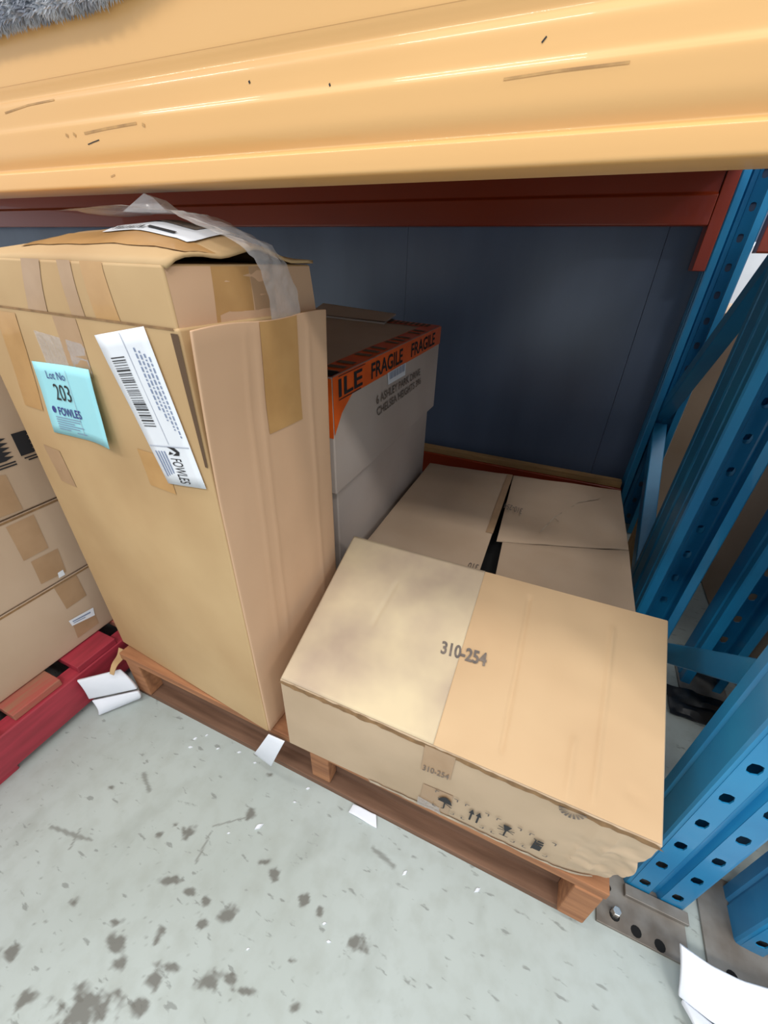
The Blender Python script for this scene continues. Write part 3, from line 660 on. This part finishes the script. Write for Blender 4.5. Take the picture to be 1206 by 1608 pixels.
# ------------------------------------------------------------------ grey fleece blanket over the shelf edge
B = empty('fleece_blanket', (-.8, .7, 1.26)); tag(B, 'grey fluffy blanket hanging over the top edge of the yellow beam', 'blanket')
def blanket_pt(a, b):
    x = -1.5 + 1.36 * a; e = noise.noise(Vector((x * 9, 0, 0))) * .003
    # closed section: hangs in front of the beam, folds over and lies on the shelf board
    path = [(.4555, 1.2555), (.444, 1.257), (.436, 1.285), (.440, 1.345), (.470, 1.375), (.62, 1.385), (.90, 1.380), (.905, 1.3195), (.62, 1.3195), (.456, 1.3195), (.4555, 1.2555)]
    t = b * (len(path) - 1); k = min(int(t), len(path) - 2); f = t - k; y = lerp(path[k][0], path[k + 1][0], f); z = lerp(path[k][1], path[k + 1][1], f)
    r = max(0, x + .52) * .17 * max(0, min(1, (1.32 - z) / .05)); return Vector((x, y + (e if b < .6 else 0), z + r + (e if .05 < b < .6 else 0)))
NX, NY = 90, 40
V = [blanket_pt(i / NX, j / NY) for j in range(NY) for i in range(NX + 1)]
F = [(j * (NX + 1) + i, j * (NX + 1) + i + 1, ((j + 1) % NY) * (NX + 1) + i + 1, ((j + 1) % NY) * (NX + 1) + i) for j in range(NY) for i in range(NX)]
F += [tuple(j * (NX + 1) for j in range(NY)), tuple(j * (NX + 1) + NX for j in range(NY - 1, -1, -1))]
bo = adopt(mesh_obj('blanket_body', V, F, 'fleece', None, True), B)
V = []; F = []
for k in range(14000):
    a = random.uniform(.42, .99); b = random.uniform(0, .38); p = blanket_pt(a, b); q = blanket_pt(a, min(1, b + .02)); r = blanket_pt(a + .01, b)
    n = -(q - p).cross(r - p).normalized()
    if n.y > .2: n = -n
    d = (n + Vector((random.uniform(-.7, .7), random.uniform(-.4, .4), random.uniform(-.9, .2)))).normalized(); L = random.uniform(.004, .010); w = .0016
    s = d.cross(Vector((.3, .5, .8))).normalized() * w; t = d.cross(s).normalized() * w
    i = len(V); V += [p + s, p - s * .5 + t, p - s * .5 - t, p + d * L]; F += [(i, i + 1, i + 3), (i + 1, i + 2, i + 3), (i + 2, i, i + 3)]
pile = adopt(mesh_obj('fleece_pile', V, F, 'fleece'), B); pile['kind'] = 'stuff'

# ------------------------------------------------------------------ packing scraps on the floor
def soft_sheet(name, outline_fn, nx, ny, material, thick, label, cat, group=None):
    V = [outline_fn(i / nx, j / ny) for j in range(ny + 1) for i in range(nx + 1)]
    F = [(j * (nx + 1) + i, j * (nx + 1) + i + 1, (j + 1) * (nx + 1) + i + 1, (j + 1) * (nx + 1) + i) for j in range(ny) for i in range(nx)]
    o = mesh_obj(name, V, F, material, None, True); solid(o, thick, 1); bevel(o, thick * .3); tag(o, label, cat, group)
    return o
q1 = [Vector(p) for p in ((-.905, .280, .003), (-.863, .372, .003), (-.930, .372, .030), (-1.030, .305, .045))]
FO = empty('foam_sheet', (-.93, .33, 0)); tag(FO, 'folded white foam sheet on the floor by the red pallet', 'foam sheet')
def fold_a(a, b):
    p = bil([Vector(t) for t in ((-.918, .283, .007), (-.866, .362, .007), (-.852, .362, .045), (-.936, .292, .045))], a, b); return p + Vector((.010, 0, 0)) * math.sin(math.pi * b)
def fold_b(a, b):
    p = bil([Vector(t) for t in ((-.938, .290, .056), (-.850, .362, .056), (-.890, .362, .112), (-.943, .288, .128))], a, b); return p + Vector((.006, 0, .004)) * math.sin(math.pi * b)
for fn in (fold_a, fold_b):
    V = [fn(i / 8, j / 8) for j in range(9) for i in range(9)]; Fq = [(j * 9 + i, j * 9 + i + 1, j * 9 + i + 10, j * 9 + i + 9) for j in range(8) for i in range(8)]
    o = adopt(mesh_obj('foam_fold', V, Fq, 'foam', None, True), FO); solid(o, .010, 0); bevel(o, .003)
def foam2(a, b):
    edge = ((0.0, (.408, .350, .014), (.391, .391, .082)), (.28, (.455, .338, .014), (.440, .389, .064)), (.48, (.505, .345, .012), (.487, .394, .050)), (1.0, (.70, .36, .010), (.68, .43, .056)))
    for (a0, p0, q0), (a1, p1, q1) in zip(edge[:-1], edge[1:]):
        if a0 <= a <= a1:
            t = (a - a0) / (a1 - a0); p = Vector(p0).lerp(Vector(p1), t); q = Vector(q0).lerp(Vector(q1), t)
    return p.lerp(q, b) + Vector((0, 0, .006 * math.sin(math.pi * b)))
FS = empty('foam_sheet', (.53, .36, 0)); tag(FS, 'large curled white foam sheet at the bottom right, beside the blue frame', 'foam sheet')
def foam3(a, b):
    p = foam2(a, 0) + Vector((.004, -.006, .0)); return p + Vector((.02 * b, -.055 * b, -.002 + .014 * math.sin(math.pi * b) - .006 * b + .004))
for fn, nx in ((foam2, 24), (foam3, 24)):
    V = [fn(i / nx, j / 8) for j in range(9) for i in range(nx + 1)]; Fq = [(j * (nx + 1) + i, j * (nx + 1) + i + 1, j * (nx + 1) + i + nx + 2, j * (nx + 1) + i + nx + 1) for j in range(8) for i in range(nx)]
    o = adopt(mesh_obj('foam_fold', V, Fq, 'foam', None, True), FS); solid(o, .008, 1); bevel(o, .002)
def tagp(a, b):
    p = bil([Vector(t) for t in ((-.455, .352, .068), (-.408, .350, .054), (-.360, .3555, .182), (-.402, .3555, .178))], a, b)
    return p + Vector((0, -.006 * math.sin(math.pi * b), 0))
soft_sheet('foam_offcut', tagp, 6, 8, 'foam', .003, 'small white foam strip poking out between tall and front cartons', 'foam offcut')
def scr(a, b): return bil([Vector(t) for t in ((-.216, .357, .002), (-.147, .356, .002), (-.158, .377, .006), (-.213, .375, .004))], a, b) + Vector((0, 0, .002 * math.sin(a * 6)))
soft_sheet('foam_scrap', scr, 6, 4, 'foam', .003, 'small torn white scrap on the floor before the pallet', 'foam scrap')
def shred(a, b): return bil([Vector(t) for t in ((-.886, .335, .128), (-.876, .338, .124), (-.888, .393, .152), (-.912, .390, .156))], a, b) + Vector((0, 0, .006 * math.sin(b * 6)))
soft_sheet('cardboard_shred', shred, 4, 8, 'kraft', .003, 'torn brown cardboard sliver on top of the folded foam', 'cardboard scrap')
cr = [(-0.64, 0.321, .006), (-0.576, 0.346, .005), (-0.522, 0.361, .006), (-0.645, 0.342, .006), (-0.625, 0.360, .005), (-0.471, 0.357, .005), (-0.324, 0.362, .006), (-0.336, 0.326, .005), (-0.379, 0.255, .011), (-0.174, 0.183, .005), (-0.155, 0.166, .005), (-0.065, 0.312, .007), (0.073, 0.345, .008), (-.43, .22, .004), (-.28, .10, .004)]
def crumb(x, y, s):
    V = []; a0 = random.uniform(.3, 1.2)
    for z in (0.0002, s * .35):
        for k in range(6):
            a = a0 + k * math.pi / 3; r = s * (.9 if k % 3 == 0 else .42) * random.uniform(.8, 1.2) * (1 if z < .001 else .75)
            V.append((x + r * math.cos(a), y + r * math.sin(a), z))
    o = mesh_obj('foam_crumb', V, [(5, 4, 3, 2, 1, 0), (6, 7, 8, 9, 10, 11)] + [(k, (k + 1) % 6, 6 + (k + 1) % 6, 6 + k) for k in range(6)], 'foam')
    return tag(o, 'tiny white foam crumb lying loose on the concrete floor', 'crumb', 'white foam crumbs scattered on the floor')
for c in cr: crumb(*c)

# ------------------------------------------------------------------ things seen through the blue frame on the right
N = empty('background_carton', (.85, 2.35, 0)); tag(N, 'brown carton far back seen between two blue posts under the slanting brace', 'carton')
nc = Carton([(.49, 2.06, 0.004), (1.35, 2.06, 0.004), (1.35, 2.65, 0.004), (.49, 2.65, 0.004)], [(.49, 2.06, .90), (1.35, 2.06, .90), (1.35, 2.65, .90), (.49, 2.65, .90)], .003, .002, 21, n=8)
nc.body('box_body', 'kraft_dull', N); sheet('tape', nc.rect('top', .45, .55, 0, 1), 'tape', N, .001, 3, 6)
N = empty('background_carton', (.9, 1.5, 0)); tag(N, 'large brown carton in the next bay beyond the blue frame at the right edge', 'carton')
nc = Carton([(.665, .60, .004), (1.5, .60, .004), (1.5, 1.9, .004), (.665, 1.9, .004)], [(.665, .60, .92), (1.5, .60, .92), (1.5, 1.9, .92), (.665, 1.9, .92)], .003, .002, 22, n=8)
nc.body('box_body', 'kraft_dull', N); sheet('tape', nc.rect('top', .45, .55, 0, 1), 'tape', N, .001, 3, 6)
N = empty('wrapped_goods', (1.0, 3.5, 0)); tag(N, 'bright white wrapped goods glimpsed far behind through the blue frame', 'wrapped goods')
nc = Carton([(.40, 3.2, .15), (1.8, 3.2, .15), (1.8, 4.0, .15), (.40, 4.0, .15)], [(.40, 3.2, 1.15), (1.8, 3.2, 1.15), (1.8, 4.0, 1.15), (.40, 4.0, 1.15)], .02, .02, 23, n=12)
nc.body('wrapped_block', 'white_goods', N); box('pallet_base', .40, 1.8, 3.2, 4.0, 0, .149, 'raw_timber', N)
o = box('timber_offcut', .41, .50, 1.50, 1.74, .004, .16, 'raw_timber'); tag(o, 'pale timber block on the floor between the blue frames', 'timber')
def bfilm(a, b):
    x = lerp(.47, .66, a); y = lerp(.92, 1.02, b); return Vector((x, y, .012 + .012 * noise.noise(Vector((a * 5, b * 5, 1))) + .02 * a * math.sin(b * 3)))
soft_sheet('plastic_scrap', bfilm, 12, 8, 'black_film', .002, 'crumpled black plastic scrap on the floor behind the blue frame', 'plastic scrap')
